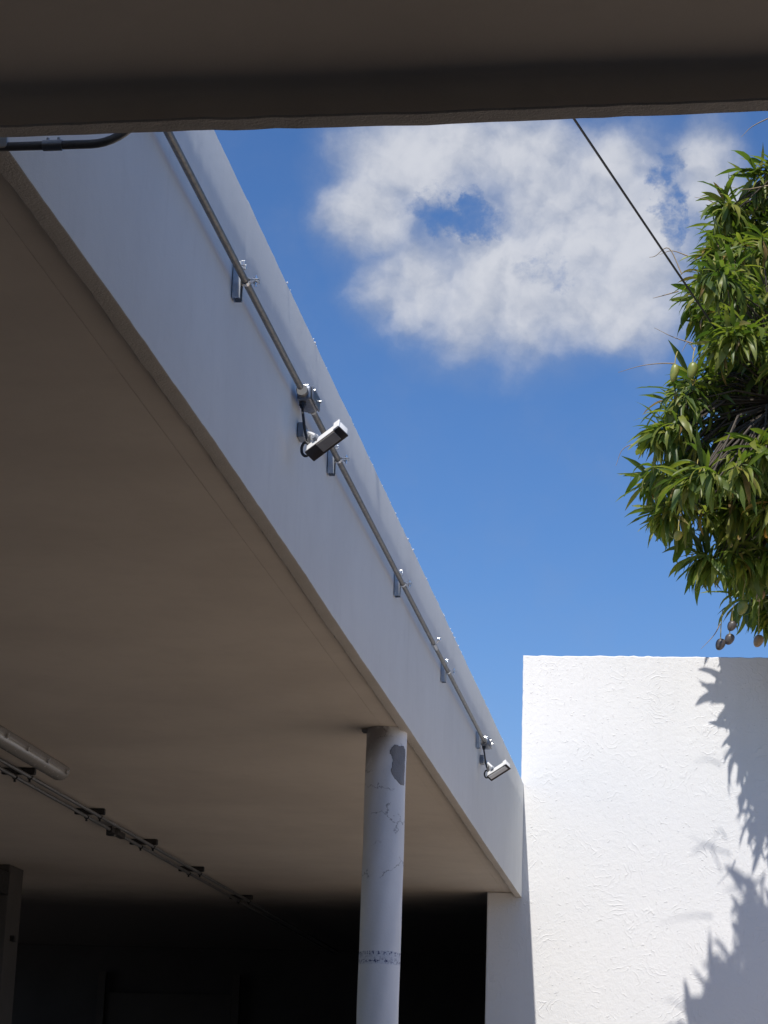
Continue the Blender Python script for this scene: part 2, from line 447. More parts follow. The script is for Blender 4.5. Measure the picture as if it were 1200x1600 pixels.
def part(mb, name, mat, root, **k):
    o = bpy.data.objects.new(name, mb.mesh(name, mat, **k)); COL.objects.link(o)
    o.parent = root; o.matrix_parent_inverse = Matrix.Translation(-Vector(root.location))
    return o
def subpart(mb, name, mat, p, **k):
    o = bpy.data.objects.new(name, mb.mesh(name, mat, **k)); COL.objects.link(o)
    o.parent = p          # the part keeps world coordinates in its mesh
    return o
def copy_tree(o, parent=None):
    c = o.copy(); COL.objects.link(c)
    if parent is not None:
        inv = o.matrix_parent_inverse.copy(); c.parent = parent; c.matrix_parent_inverse = inv
    for ch in list(o.children): copy_tree(ch, c)
    return c

YW = 20.1
# ------------------------------------------------------------------ setting: ground
g = MB().add([(-400, -400, 0), (400, -400, 0), (400, 400, 0), (-400, 400, 0)], [(0, 1, 2, 3)])
go = g.build('ground', M['ground']); tag(go, kind='structure')
pv = MB().add([(0.6, 7.0, 0.004), (14, 7.0, 0.004), (14, YW - 0.02, 0.004), (0.6, YW - 0.02, 0.004)], [(0, 1, 2, 3)]).build('bounce_paving', M['bounce_paving']); tag(pv, kind='structure')  # unseen pale sheet added to bounce sunlight up onto the ceilings

# ------------------------------------------------------------------ porch roof on the left
FX = -1.60
BOW_Y = [4.47, 5.6, 6.9, 8.4, 9.7, 12.0, 16.4, 20.1]
BOW_Z = [3.829, 3.847, 3.860, 3.860, 3.853, 3.856, 3.830, 3.826]
def bowz(y): return float(np.interp(y, BOW_Y, BOW_Z))
ZC = 3.874
ZT = 4.884
porch = thing('porch_roof', (-5.0, 12.0, 3.9), 'long white porch roof with tall parapet running along the left side', 'roof')
def fascia_mesh():
    mb = MB(); ys = np.concatenate([np.arange(4.50, 20.06, 0.045), [20.096]])
    ph = rng.uniform(0, 6.28, 8)
    def sm(y, k): return sum(math.sin(y * f + ph[(i + k) % 8]) * a for i, (f, a) in enumerate(((0.9, .35), (2.3, .3), (6.1, .2), (14.0, .15))))
    rows = []
    for y in ys:
        zb = bowz(y) + 0.0015 * sm(y, 0) + rng.normal(0, 0.0006); j = 0.0018 * sm(y, 3)
        tj = 0.003 * sm(y * 2.3, 5) + abs(rng.normal(0, 0.0015)) + (rng.random() < 0.05) * rng.uniform(0.002, 0.007)
        inn = -1.662 + 0.0035 * sm(y * 1.7, 2) + rng.normal(0, 0.0012)
        zt = ZT + tj
        prof = [(inn, ZC - 0.001), (inn, zb + 0.006), (inn + 0.006, zb), (FX - 0.006 + j, zb), (FX - 0.002 + j, zb + 0.002), (FX + j, zb + 0.008),
                (FX + 0.0015 * sm(y, 1), (zb + zt) / 2), (FX, zt - 0.012), (FX - 0.004, zt - 0.003), (FX - 0.012, zt), (-1.76, zt - 0.004), (-1.76, ZC - 0.001)]
        rows.append([(px, y, pz) for px, pz in prof])
    n = len(rows[0]); vs = [p for r_ in rows for p in r_]; fs = []
    for i in range(len(rows) - 1):
        for k in range(n):
            fs.append((i * n + k, i * n + (k + 1) % n, (i + 1) * n + (k + 1) % n, (i + 1) * n + k))
    fs.append(tuple(range(n))); fs.append(tuple((len(rows) - 1) * n + k for k in range(n))[::-1])
    return mb.add(vs, fs)
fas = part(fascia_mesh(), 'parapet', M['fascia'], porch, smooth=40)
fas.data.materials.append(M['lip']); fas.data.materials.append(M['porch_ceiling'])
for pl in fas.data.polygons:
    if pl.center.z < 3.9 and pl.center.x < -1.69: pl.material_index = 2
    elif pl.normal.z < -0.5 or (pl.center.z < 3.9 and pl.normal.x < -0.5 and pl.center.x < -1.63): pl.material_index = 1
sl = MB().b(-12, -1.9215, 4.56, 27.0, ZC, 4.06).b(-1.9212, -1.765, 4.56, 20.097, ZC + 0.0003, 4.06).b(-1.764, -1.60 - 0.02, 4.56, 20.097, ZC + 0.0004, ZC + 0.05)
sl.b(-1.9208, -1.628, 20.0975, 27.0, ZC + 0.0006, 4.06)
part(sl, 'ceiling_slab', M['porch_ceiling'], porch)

cb = MB()
for _ in range(34):
    y = 6.3 + 13.5 * rng.random(); r = 0.0018 + 0.0034 * rng.random() ** 2
    c = Vector((FX - rng.uniform(0.0, 0.004), y, ZT + rng.uniform(-0.006, 0.003)))
    cb.tube([c + Vector((0, -r * 1.6, 0)), c + Vector((0, -r * 0.8, 0)), c + Vector((0, r * 0.6, 0)), c + Vector((0, r * 1.7, 0))], [r * 0.3, r, r * 0.9, r * 0.2], 6)
co_ = part(cb, 'plaster_crumbs', M['stucco'], porch, smooth=60); tag(co_, kind='stuff')

# ------------------------------------------------------------------ canopy above the viewer
canopy = thing('canopy', (0, 1.0, 3.9), 'dark canopy edge overhead across the top of the view', 'canopy')
def canopy_fascia():
    mb = MB(); xs = np.arange(-9.0, 9.01, 0.05); rows = []
    for x in xs:
        w = 0.0022 * math.sin(x * 3.1) + 0.0016 * math.sin(x * 7.7 + 1) + rng.normal(0, 0.0009)
        off = 0.012 * math.exp(-((x + 0.7) / 0.5) ** 2)
        y1 = 4.472 + off + w * 0.6; y0 = 4.412 + 0.6 * off + w; zb = 3.840 + 0.0012 * math.sin(x * 5) + rng.normal(0, 0.0007)
        prof = [(3.95, 3.9246), (4.12, 3.9240), (4.26, 3.9222), (4.34, 3.9175), (y0 - 0.022, 3.908), (y0 - 0.007, 3.893), (y0, 3.870), (y0, zb + 0.004), (y0 + 0.004, zb), (y1 - 0.004, zb), (y1, zb + 0.004), (y1, 4.88), (y1 - 0.01, 4.89), (4.33, 4.89), (4.33, 3.935), (3.95, 3.935)]
        rows.append([(x, a, b) for a, b in prof])
    n = len(rows[0]); vs = [p for r_ in rows for p in r_]; fs = []
    for i in range(len(rows) - 1):
        for k in range(n): fs.append((i * n + k, i * n + (k + 1) % n, (i + 1) * n + (k + 1) % n, (i + 1) * n + k))
    fs.append(tuple(range(n))); fs.append(tuple((len(rows) - 1) * n + k for k in range(n)))
    return mb.add(vs, fs)
cf = part(canopy_fascia(), 'edge_beam', M['fascia'], canopy, smooth=40)
cf.data.materials.append(M['lip']); cf.data.materials.append(M['ceiling'])
for pl in cf.data.polygons:
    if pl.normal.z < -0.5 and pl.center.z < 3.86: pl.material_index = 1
    elif pl.center.z < 3.95 and pl.center.y < 4.44: pl.material_index = 2
part(MB().b(-9, 9, -4.0, 3.949, 3.925, 4.09), 'ceiling_slab', M['ceiling'], canopy)
bw = MB().b(-9, 9, -4.25, -4.02, 0, 4.4).build('house_wall', M['inner']); tag(bw, 'plain plastered wall carrying the near canopy behind the viewer', 'wall')

# ------------------------------------------------------------------ tall white wall at the right
def wall_mesh():
    pts = [(-1.9195, 0.0)]
    def edge(a, b, step, jit):
        a = Vector(a); b = Vector(b); n = max(1, int((b - a).length / step)); d = (b - a).normalized(); nr = Vector((d.y, -d.x))
        out = []
        for i in range(1, n + 1):
            p = a.lerp(b, i / n)
            if i < n: p = p + nr * rng.normal(0, jit)
            out.append((p.x, p.y))
        return out
    pts += edge((-1.9195, 0), (-1.9195, 3.8725), 0.4, 0.0)
    pts += [(-1.624, 3.8725)]
    pts += edge((-1.624, 3.8725), (-1.624, 6.098), 0.05, 0.0012)
    pts += edge((-1.624, 6.098), (7.5, 6.04), 0.045, 0.0022)
    pts += [(7.5, 0.0)]
    n = len(pts); c = MB()
    def ring(inset, y):
        res = []
        for i in range(n):
            p0 = Vector(pts[i - 1]); p = Vector(pts[i]); p1 = Vector(pts[(i + 1) % n])
            d0 = (p - p0).normalized(); d1 = (p1 - p).normalized()
            n0 = Vector((d0.y, -d0.x)); n1 = Vector((d1.y, -d1.x)); nn = (n0 + n1)
            nn = nn / max(nn.length_squared / 2, 0.3)
            q = p + nn * inset
            res.append((q.x, y, q.y))
        return res
    rings = [ring(0.010, YW), ring(0.003, YW + 0.003), ring(0.0, YW + 0.010), ring(0.0, YW + 0.19), ring(0.01, YW + 0.20)]
    vs = [p for r_ in rings for p in r_]; fs = []
    for i in range(len(rings) - 1):
        for k in range(n): fs.append((i * n + k, i * n + (k + 1) % n, (i + 1) * n + (k + 1) % n, (i + 1) * n + k))
    fs.append(tuple(range(n))); fs.append(tuple((len(rings) - 1) * n + k for k in range(n)))
    return c.add(vs, fs)
ww = wall_mesh().build('stucco_wall', M['stucco'], smooth=30)
tag(ww, 'tall white wall of swirled stucco with leaf shadows on its right side', 'wall')

# dark room under the roof, beyond the wall line
rm = thing('storage_room', (-6, 24, 0), 'unlit room at the far end of the porch under the roof', 'room')
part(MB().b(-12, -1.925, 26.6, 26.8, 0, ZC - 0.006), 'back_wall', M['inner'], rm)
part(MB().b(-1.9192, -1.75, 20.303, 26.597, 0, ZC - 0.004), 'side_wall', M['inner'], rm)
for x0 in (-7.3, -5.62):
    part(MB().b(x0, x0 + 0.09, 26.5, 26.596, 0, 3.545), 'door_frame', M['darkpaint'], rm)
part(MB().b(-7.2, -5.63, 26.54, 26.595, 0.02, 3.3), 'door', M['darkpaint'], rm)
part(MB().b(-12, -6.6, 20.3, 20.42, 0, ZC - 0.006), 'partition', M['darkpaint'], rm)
# posts of the dark opening on the left
lw = thing('pillar', (-6.3, 18.8, 0), 'dim pale pillar at the far left edge, below the dark box', 'pillar')
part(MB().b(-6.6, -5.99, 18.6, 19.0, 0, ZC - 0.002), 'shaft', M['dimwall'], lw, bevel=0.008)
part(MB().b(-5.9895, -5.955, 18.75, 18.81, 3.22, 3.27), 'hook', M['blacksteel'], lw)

# ------------------------------------------------------------------ column
colm = thing('porch_column', (COLX, COLY, 0), 'round white cracked column holding up the porch roof edge', 'column')
def shaft():
    mb = MB(); seg = 64; zs = np.concatenate([[0.0], np.linspace(1.8, ZC - 0.002, 90)])
    for i, z in enumerate(zs):
        for k in range(seg):
            a = 2 * math.pi * k / seg
            r = COLR + 0.0008 * math.sin(3 * a + z * 5) + 0.0008 * math.sin(7 * a - z * 11)
            mb.v.append((COLX + math.sin(a) * r, COLY - math.cos(a) * r, z))
    for i in range(len(zs) - 1):
        for k in range(seg): mb.f.append((i * seg + k, i * seg + (k + 1) % seg, (i + 1) * seg + (k + 1) % seg, (i + 1) * seg + k))
    mb.f.append(tuple((len(zs) - 1) * seg + k for k in range(seg)))
    return mb
part(shaft(), 'shaft', M['column'], colm, smooth=60)
def patch():
    mb = MB(); na, nz = 44, 60; a0, a1, z0, z1 = R(13), R(78), 3.535, 3.785
    idx = {}
    def inside(i, j):
        u = (i / na - 0.5) * 2; v = (j / nz - 0.5) * 2
        w = 0.05 * math.sin(v * 7 + 1) + 0.035 * math.sin(v * 19 + u * 3) + 0.025 * math.sin(u * 17 + v * 11)
        left = -0.86 + w + (0.16 if v < 0.40 else 0.0) + 1.15 * max(0.0, -v - 0.45) ** 1.5 / 0.4
        top = 0.90 + 0.5 * w - 0.5 * max(0.0, -u - 0.45) - 0.25 * max(0.0, u - 0.5)
        return left < u < 0.90 + 0.4 * w and -0.94 + 0.12 * max(0.0, 0.3 - u) + w * 0.4 < v < top
    for i in range(na + 1):
        for j in range(nz + 1):
            if not inside(i, j): continue
            rim = not all(inside(i + di, j + dj) for di in (-1, 0, 1) for dj in (-1, 0, 1))
            a = a0 + (a1 - a0) * i / na; z = z0 + (z1 - z0) * j / nz
            r = COLR + (-0.002 if rim else 0.0035 + rng.normal(0, 0.0004) + 0.0012 * math.sin(i * .23 + j * .11) * math.sin(j * .17))
            idx[i, j] = len(mb.v); mb.v.append((COLX + math.sin(a) * r, COLY - math.cos(a) * r, z))
    for (i, j) in list(idx):
        q = [(i, j), (i + 1, j), (i + 1, j + 1), (i, j + 1)]
        if all(k in idx for k in q): mb.f.append(tuple(idx[k] for k in q))
    return mb
part(patch(), 'cement_patch', M['cement'], colm, smooth=60)
# collar of flaking plaster at the top of the column
pc = MB()
pc.box((COLX - 0.115, COLY - 0.01, ZC - 0.012), (0.05, 0.06, 0.016))
part(pc, 'plaster_lump', M['cement'], colm, bevel=0.004)

# ------------------------------------------------------------------ conduit along the parapet
CX, CZ, CR = -1.556, 4.494, 0.0128
def pipe(name, label, pieces, couplings, mat, cat='conduit', group=None):
    root = thing(name, pieces[0][0], label, cat, group)
    for pts in pieces:
        part(MB().tube(pts, CR, 16), 'pipe', mat, root, smooth=40)
    for a, b in couplings:
        cb = MB().tube([a, b], CR * 1.25, 16)
        d = (Vector(b) - Vector(a)).normalized()
        for t in (0.22, 0.78):
            c = Vector(a).lerp(Vector(b), t); cb.cyl(c + Vector((0, 0, CR)), c + Vector((0, 0, CR * 1.8)), 0.004, 8)
        part(cb, 'coupling', M['galv'], root, smooth=40)
    return root
pipe('wall_conduit', 'long grey conduit clipped along the outer face of the white parapet',
     [[(CX, 4.52, CZ), (CX, 8.05, CZ)], [(CX, 8.36, CZ), (CX, 12.66, CZ)], [(CX, 12.67, CZ - 0.0005), (CX, 15.84, CZ)]],
     [((CX, 12.60, CZ), (CX, 12.74, CZ))], M['pipe'])
# bright screw standing on the coupling
def bracket(y, label, h=0.138, top=4.562, clamp=True):
    root = thing('pipe_bracket', (FX, y, top - h), label, 'bracket', 'strut brackets along the parapet conduit')
    z0, z1 = top - h, top
    w, d, t, lp = 0.046, 0.028, 0.0026, 0.010
    x0 = FX + 0.0035
    ch = MB()
    ch.b(x0, x0 + t, y - w / 2, y + w / 2, z0, z1)
    for sgn in (-1, 1):
        ya, yb = sorted((y + sgn * w / 2, y + sgn * (w / 2 - t)))
        ch.b(x0 + t, x0 + d - t, ya, yb, z0, z1)
        ya, yb = sorted((y + sgn * w / 2, y + sgn * (w / 2 - lp)))
        ch.b(x0 + d - t, x0 + d, ya, yb, z0, z1)
    c = part(ch, 'channel', M['galv'], root)
    for zz in (z0 + 0.03, z1 - 0.035):
        subpart(MB().tube([(x0 + t, y, zz), (x0 + t + 0.006, y, zz)], 0.008, 6), 'anchor_bolt', M['zinc'], c)
    if clamp:
        for sgn, nm in ((1, 'clamp_half'), (-1, 'clamp_half')):
            cl = MB(); pts = []
            r = CR + 0.0018; wd = 0.024; th = 0.0022
            prof = [(x0 + d - 0.012, sgn * 0.010), (x0 + d, sgn * (r * 0.95))]
            for k in range(0, 9):
                a = math.pi * (1 - k / 8.0)
                if a < 0.32: break
                prof.append((CX + math.cos(a) * r, sgn * max(math.sin(a) * r, 0.003)))
            prof += [(CX + r + 0.002, sgn * 0.0045), (CX + r + 0.034, sgn * 0.0045)]
            for (xa, za), (xb, zb) in zip(prof[:-1], prof[1:]):
                dv = Vector((xb - xa, 0, zb - za)); L = dv.length
                if L < 1e-6: continue
                dv.normalize(); nv = Vector((-dv.z, 0, dv.x))
                cl.box(((xa + xb) / 2, y, CZ + (za + zb) / 2), (L + 0.001, wd, th), (dv, Vector((0, 1, 0)), nv))
            part(cl, nm, M['zinc'], root)
        bo = MB(); bx = CX + CR + 0.024
        bo.cyl((bx, y, CZ - 0.022), (bx, y, CZ + 0.020), 0.0038, 8)
        bo.cyl((bx, y, CZ + 0.006), (bx, y, CZ + 0.013), 0.0085, 6)
        bo.cyl((bx, y, CZ - 0.012), (bx, y, CZ - 0.006), 0.0085, 6)
        part(bo, 'bolt', M['zinc'], root)
        # nuts above the pipe, at the head of the channel
        for dy, dz_ in ((-0.012, 0.004), (0.012, 0.010)):
            part(MB().box((x0 + d + 0.004, y + dy, z1 - dz_), (0.014, 0.006, 0.018)), 'clamp_hook', M['zinc'], root, bevel=0.001)
    return root
bracket(6.95, 'nearest strut bracket on the parapet, first before the larger camera')
bracket(9.00, 'strut bracket on the parapet just beyond the nearer camera')
bracket(11.19, 'strut bracket on the parapet midway between the two cameras')
bracket(13.40, 'strut bracket just beyond the pipe coupling with a bright screw')
bracket(15.66, 'short last strut bracket behind the far junction box', h=0.12, top=4.53, clamp=False)
sc_ = thing('pipe_clip', (CX, 12.66, CZ), 'small bright clip standing on the conduit joint', 'clip')
k_ = MB(); k_.cyl((CX + 0.008, 12.66, CZ + 0.012), (CX + 0.022, 12.66, CZ + 0.030), 0.006, 8); k_.box((CX + 0.026, 12.66, CZ + 0.034), (0.018, 0.03, 0.014))
part(k_, 'clip_head', M['zinc'], sc_, bevel=0.002)

def junction_box(y, label, through=True):
    root = thing('junction_box', (CX, y, CZ), label, 'junction box', 'cast junction boxes on the parapet conduit')
    L = 0.17
    part(MB().box((CX + 0.004, y, CZ), (0.060, L, 0.062)), 'body', M['galvdark'], root, bevel=0.012, bseg=3, smooth=35)
    lid = MB().box((CX + 0.038, y, CZ), (0.008, L - 0.008, 0.058))
    lo = part(lid, 'lid', M['galvdark'], root, bevel=0.004, smooth=35)
    for dy in (-1, 1): subpart(MB().cyl((CX + 0.042, y + dy * (L / 2 - 0.016), CZ + 0.012), (CX + 0.047, y + dy * (L / 2 - 0.016), CZ + 0.012), 0.006, 8), 'screw', M['zinc'], lo)
    for dy in ((-1, 1) if through else (-1,)):
        hb = MB().cyl((CX, y + dy * (L / 2 - 0.004), CZ), (CX, y + dy * (L / 2 + 0.032), CZ), 0.023, 12)
        part(hb, 'hub', M['pipe'], root, smooth=35)
    for dx_, dy_ in ((0.006, -0.055), (0.012, 0.02)):
        part(MB().box((CX + dx_, y + dy_, CZ + 0.035), (0.026, 0.022, 0.012)), 'lug', M['zinc'], root, bevel=0.003)
    gl = MB(); gy = y - 0.055
    gl.cyl((CX - 0.006, gy, CZ - 0.029), (CX - 0.006, gy, CZ - 0.046), 0.014, 8); gl.cyl((CX - 0.006, gy, CZ - 0.046), (CX - 0.006, gy, CZ - 0.055), 0.010, 8)
    part(gl, 'cable_gland', M['rubber'], root)
    return root
junction_box(8.20, 'nearer grey junction box, just above the larger camera')
junction_box(15.93, 'farther grey junction box at the end of the conduit', through=False)

# ------------------------------------------------------------------ security cameras
def arc(pts, n=6):
    """Catmull-Rom through pts"""
    P = [Vector(p) for p in pts]; P = [P[0] * 2 - P[1]] + P + [P[-1] * 2 - P[-2]]; out = []
    for i in range(1, len(P) - 2):
        for k in range(n):
            t = k / n
            out.append(0.5 * ((2 * P[i]) + (P[i + 1] - P[i - 1]) * t + (2 * P[i - 1] - 5 * P[i] + 4 * P[i + 1] - P[i + 2]) * t * t + (3 * P[i] - P[i - 1] - 3 * P[i + 1] + P[i + 2]) * t ** 3))
    out.append(P[-2]); return out
def security_camera(y, label, far=False):
    root = thing('security_camera', (FX, y, 4.33), label, 'camera', 'white cameras on the parapet')
    C = Vector((-1.437, y - 0.11, 4.262))
    Fd = Vector((0.75, -0.40, 0.40)).normalized()
    view = Vector((0.12, -0.95, -0.30)).normalized()
    N = (view - Fd * view.dot(Fd)).normalized(); Wd = N.cross(Fd)
    if Wd.z < 0: Wd = -Wd
    rot = Matrix.Rotation(R(-24 if Wd.dot(Fd.cross(N)) > 0 else 24), 3, Fd)
    N2 = (N * math.cos(R(24)) - Wd * math.sin(R(24))).normalized(); W2 = (Wd * math.cos(R(24)) + N * math.sin(R(24))).normalized()
    ax = (Fd, W2, N2); L, Hh, D = 0.182, 0.054, 0.048
    sh = MB().box(C - N2 * 0.004, (L, Hh, D), ax)
    shell = part(sh, 'housing', M['camwhite'], root, bevel=0.009, bseg=3, smooth=40)
    subpart(MB().box(C + Fd * (L * 0.5 - 0.012) + W2 * (Hh / 2 + 0.003), (0.03, 0.008, 0.05), ax), 'visor_rib', M['camwhite'], shell, bevel=0.002)
    tr = MB().box(C + N2 * (D / 2 - 0.002), (L + 0.004, Hh + 0.002, 0.010), ax)
    trim = part(tr, 'face_trim', M['camdark'], root, bevel=0.004, smooth=40)
    if far:
        subpart(MB().box(C + N2 * (D / 2 + 0.004) + W2 * 0.006, (L * 0.86, Hh * 0.62, 0.004), ax), 'face_plate', M['camwhite'], trim, bevel=0.0015)
    else:
        subpart(MB().box(C + N2 * (D / 2 + 0.004) + W2 * 0.004 + Fd * 0.016, (L * 0.52, Hh * 0.80, 0.004), ax), 'face_plate', M['camgrey'], trim, bevel=0.0015)
    # bracket: wall plate, arm, joint
    px = Vector((FX, y + 0.14, 4.385))
    plate = part(MB().b(FX + 0.0015, FX + 0.030, px.y - 0.04, px.y + 0.04, px.z - 0.034, px.z + 0.030), 'mount_plate', M['mount'], root, bevel=0.004)
    j0 = px + Vector((0.028, -0.02, -0.01)); j1 = C - Fd * 0.035 - N2 * 0.02 + W2 * 0.03
    arm = MB(); d = (j1 - j0).normalized(); s_ = d.cross(Vector((0, 0, 1))).normalized(); u_ = s_.cross(d)
    arm.box((j0 + j1) / 2, ((j1 - j0).length, 0.020, 0.028), (d, s_, u_))
    part(arm, 'arm', M['camwhite'], root, bevel=0.003)
    part(MB().cyl(j1 - W2 * 0.012, j1 + W2 * 0.012, 0.013, 16), 'swivel_joint', M['mount'], root, smooth=40)
    # cable from the junction box, with a hanging loop
    gx, gy, gz = CX - 0.006, (15.93 if far else 8.20) - 0.055, CZ - 0.055
    lc = Vector((-1.529, y - 0.063, 4.243))
    pts = [(gx, gy, gz), (-1.547, y - 0.045, 4.375), (-1.543, y - 0.03, 4.338), (-1.533, y - 0.03, 4.300), (-1.519, y - 0.045, 4.262)]
    for k in range(0, 8):
        a = -2 * math.pi * k / 8 - 0.2
        pts.append((lc.x + math.cos(a) * 0.0165, lc.y + 0.004 - 0.002 * k, lc.z + math.sin(a) * 0.027))
    pts += [(-1.516, y - 0.07, 4.268), (-1.519, y - 0.05, 4.296), (-1.503, y - 0.045, 4.310), tuple(C - Fd * 0.03 + W2 * (Hh / 2 - 0.004))]
    part(MB().tube(arc(pts, 5), 0.0058, 8), 'cable', M['rubber'], root, smooth=60)
    return root
security_camera(8.15, 'larger nearer white camera on the parapet with a looped black cable')
security_camera(15.86, 'smaller far white camera near the end of the parapet', far=True)

# ------------------------------------------------------------------ conduit below the canopy edge
CR_keep = CR; CR = 0.0105
ny, nz = 4.515, 3.836
bend = [(-1.40, ny, nz)]
for k in range(1, 9):
    a = R(62) * k / 8
    bend.append((-1.40 + 0.13 * math.sin(a), ny, nz + 0.13 * (1 - math.cos(a))))
bend.append((-1.40 + 0.13 * math.sin(R(62)) + 0.12 * math.cos(R(62)), ny, nz + 0.13 * (1 - math.cos(R(62))) + 0.12 * math.sin(R(62))))
nc = pipe('bent_conduit', 'dark conduit bending up behind the canopy edge at upper left',
          [[(-2.30, ny, nz + 0.003), (-1.50, ny, nz)], [(-1.50, ny, nz)] + bend], [((-1.515, ny, nz), (-1.468, ny, nz))], M['pipe'])
CR = CR_keep

# ------------------------------------------------------------------ porch ceiling: two conduits, cross bars, lamps
CR = 0.0125
zc = ZC - 0.045 - 0.013
PX = (-4.27, -4.37)
pipe('ceiling_conduit', 'upper of two thin conduits running along the porch ceiling', [[(PX[0], 5.0, zc), (PX[0], 26.3, zc)]], [], M['pipe'], group='conduits under the porch ceiling')
c2 = pipe('ceiling_conduit', 'lower of two thin conduits, with a round box hanging on it', [[(PX[1], 5.0, zc), (PX[1], 26.3, zc)]], [], M['pipe'], group='conduits under the porch ceiling')
cbx = MB().cyl((PX[1] - 0.004, 16.02, zc - 0.03), (PX[1] - 0.004, 16.02, zc + 0.022), 0.055, 14); cbx.b(PX[1] - 0.022, PX[1] + 0.022, 15.88, 16.28, zc - 0.022, zc + 0.022)
bo_ = part(cbx, 'conduit_box', M['blacksteel'], c2, bevel=0.004)
subpart(MB().cyl((PX[1] + 0.02, 15.98, zc - 0.036), (PX[1] + 0.02, 15.98, zc - 0.03), 0.007, 8), 'screw', M['zinc'], bo_)
CR = CR_keep
BL = ['nearest dark bar holding the two ceiling conduits, beside the lamp end', 'second dark bar holding the two ceiling conduits',
      'dark bar on the two ceiling conduits beyond the round box', 'dark bar on the ceiling conduits, fourth along the porch', 'last dark bar on the ceiling conduits, almost lost in shade']
bar0 = None
for y, lb in zip((13.52, 15.25, 16.85, 18.55, 20.7), BL):
    if bar0 is None:
        bar0 = thing('ceiling_bracket', (-4.32, y, zc), lb, 'bracket', 'cross bars holding the ceiling conduits')
        part(MB().b(-4.46, -4.235, y - 0.02, y + 0.02, zc + 0.0135, ZC - 0.0015), 'bar', M['blacksteel'], bar0, bevel=0.006)
        for x in PX:
            cl = MB()
            cl.tube([(x + math.cos(a) * 0.0165, y, zc + math.sin(a) * 0.0165) for a in np.linspace(R(-200), R(20), 10)], 0.004, 6)
            cl.box((x, y, zc - 0.026), (0.012, 0.018, 0.016))
            part(cl, 'pipe_clip', M['blacksteel'], bar0)
    else:
        c = copy_tree(bar0); c.location.y = y; tag(c, lb)

def luminaire(y0, y1, label):
    root = thing('ceiling_lamp', (-4.05, y0, ZC), label, 'lamp')
    part(MB().b(-4.108, -3.992, y0, y1, ZC - 0.050, ZC - 0.0015), 'housing', M['lamp_base'], root, bevel=0.012, bseg=3, smooth=40)
    df = MB(); n = 14; seg = 18; rows = []
    ys = [y0 + 0.0, y0 + 0.008, y0 + 0.03, y0 + 0.07] + [y0 + 0.07 + (y1 - y0 - 0.14) * k / 10 for k in range(1, 10)] + [y1 - 0.07, y1 - 0.03, y1 - 0.008, y1]
    sc2 = [0.35, 0.62, 0.88, 1] + [1] * 9 + [1, 0.88, 0.62, 0.35]
    for yy, k in zip(ys, sc2):
        for q in range(seg + 1):
            a = math.pi + math.pi * q / seg
            df.v.append((-4.05 + math.cos(a) * 0.056 * (0.75 + 0.25 * k), yy, ZC - 0.046 + math.sin(a) * 0.050 * k))
    for i in range(len(ys) - 1):
        for q in range(seg): df.f.append((i * (seg + 1) + q, i * (seg + 1) + q + 1, (i + 1) * (seg + 1) + q + 1, (i + 1) * (seg + 1) + q))
    part(df, 'diffuser', M['diffuser'], root, smooth=50)
    yy = y1 - 0.09
    while yy > y0 + 0.05:
        for sx in (-1, 1):
            cp = MB(); cp.box((-4.05 + sx * 0.063, yy, ZC - 0.048), (0.010, 0.022, 0.030)); cp.cyl((-4.05 + sx * 0.067, yy, ZC - 0.036), (-4.05 + sx * 0.076, yy, ZC - 0.036), 0.006, 8)
            part(cp, 'clip', M['zinc'], root, bevel=0.002)
        yy -= 0.42
    return root
luminaire(11.0, 13.48, 'long tube lamp on the porch ceiling at left edge')
eb = thing('junction_box', (-6.3, 18.45, 3.71), 'dark box fixed high on the dim pillar at the far left', 'junction box')
eb_b = part(MB().b(-6.6, -5.985, 18.3, 18.598, 3.60, 3.80), 'body', M['blacksteel'], eb, bevel=0.01)
subpart(MB().cyl((-6.09, 18.299, 3.735), (-6.09, 18.285, 3.735), 0.011, 8), 'screw', M['zinc'], eb_b)

# ------------------------------------------------------------------ overhead cable
A = Vector((-0.753, 12.8, 8.0)); B = Vector((-0.07, 15.6, 8.0)); d = (B - A)
pts = []
for k in range(61):
    t = -6.0 + 18.0 * k / 60
    p = A + d * t; p.z += 0.0035 * (t - 0.5) ** 2 * 1.0 - 0.0009
    pts.append(p)
ow = MB().tube(pts, 0.0085, 8).build('overhead_cable', M['cable'], smooth=60); tag(ow, 'thin black cable crossing the sky in front of the cloud', 'cable')

# ------------------------------------------------------------------ mango tree
TB = Vector((2.55, 18.3, 0))
tree = thing('mango_tree', TB, 'leafy mango tree hanging into the view at right', 'tree')
# outlines: left edge x(z) of two masses of foliage, at their depth
def outA(z):   # nearer the wall, y about 18.3 .. 19.5
    return float(np.interp(z, [5.9, 6.2, 6.5, 6.9, 7.2, 7.5, 7.75, 8.0, 8.4, 8.7, 9.1, 9.5, 9.85, 10.1, 10.3, 10.6], [0.56, 0.44, 0.34, 0.30, 0.12, 0.02, 0.02, 0.12, 0.10, 0.00, -0.04, 0.06, 0.12, 0.30, 0.60, 1.5]))
def outB(z):   # nearer the viewer, y about 16.5 .. 17.7
    return float(np.interp(z, [5.85, 6.05, 6.25, 6.45, 6.7, 7.0, 7.2, 7.4, 7.7, 8.0, 8.35, 8.7, 9.1, 9.8], [0.62, 0.30, -0.02, -0.30, -0.40, -0.45, -0.42, -0.32, -0.14, -0.06, 0.02, 0.30, 0.60, 1.2]))
clusters = []   # (position, twig direction, size)
def addc(p, outward, s=1.0): clusters.append((Vector(p), Vector(outward).normalized(), s))
SH_Z = [2.5, 2.6, 2.96, 3.3, 3.73, 3.86, 4.2, 4.57, 4.93, 5.2, 5.34, 5.6, 6.1]
SH_X = [-9, -0.04, 0.0, 0.10, 0.18, 0.80, 0.70, 0.38, 0.14, -0.02, -0.04, 0.12, 0.24]
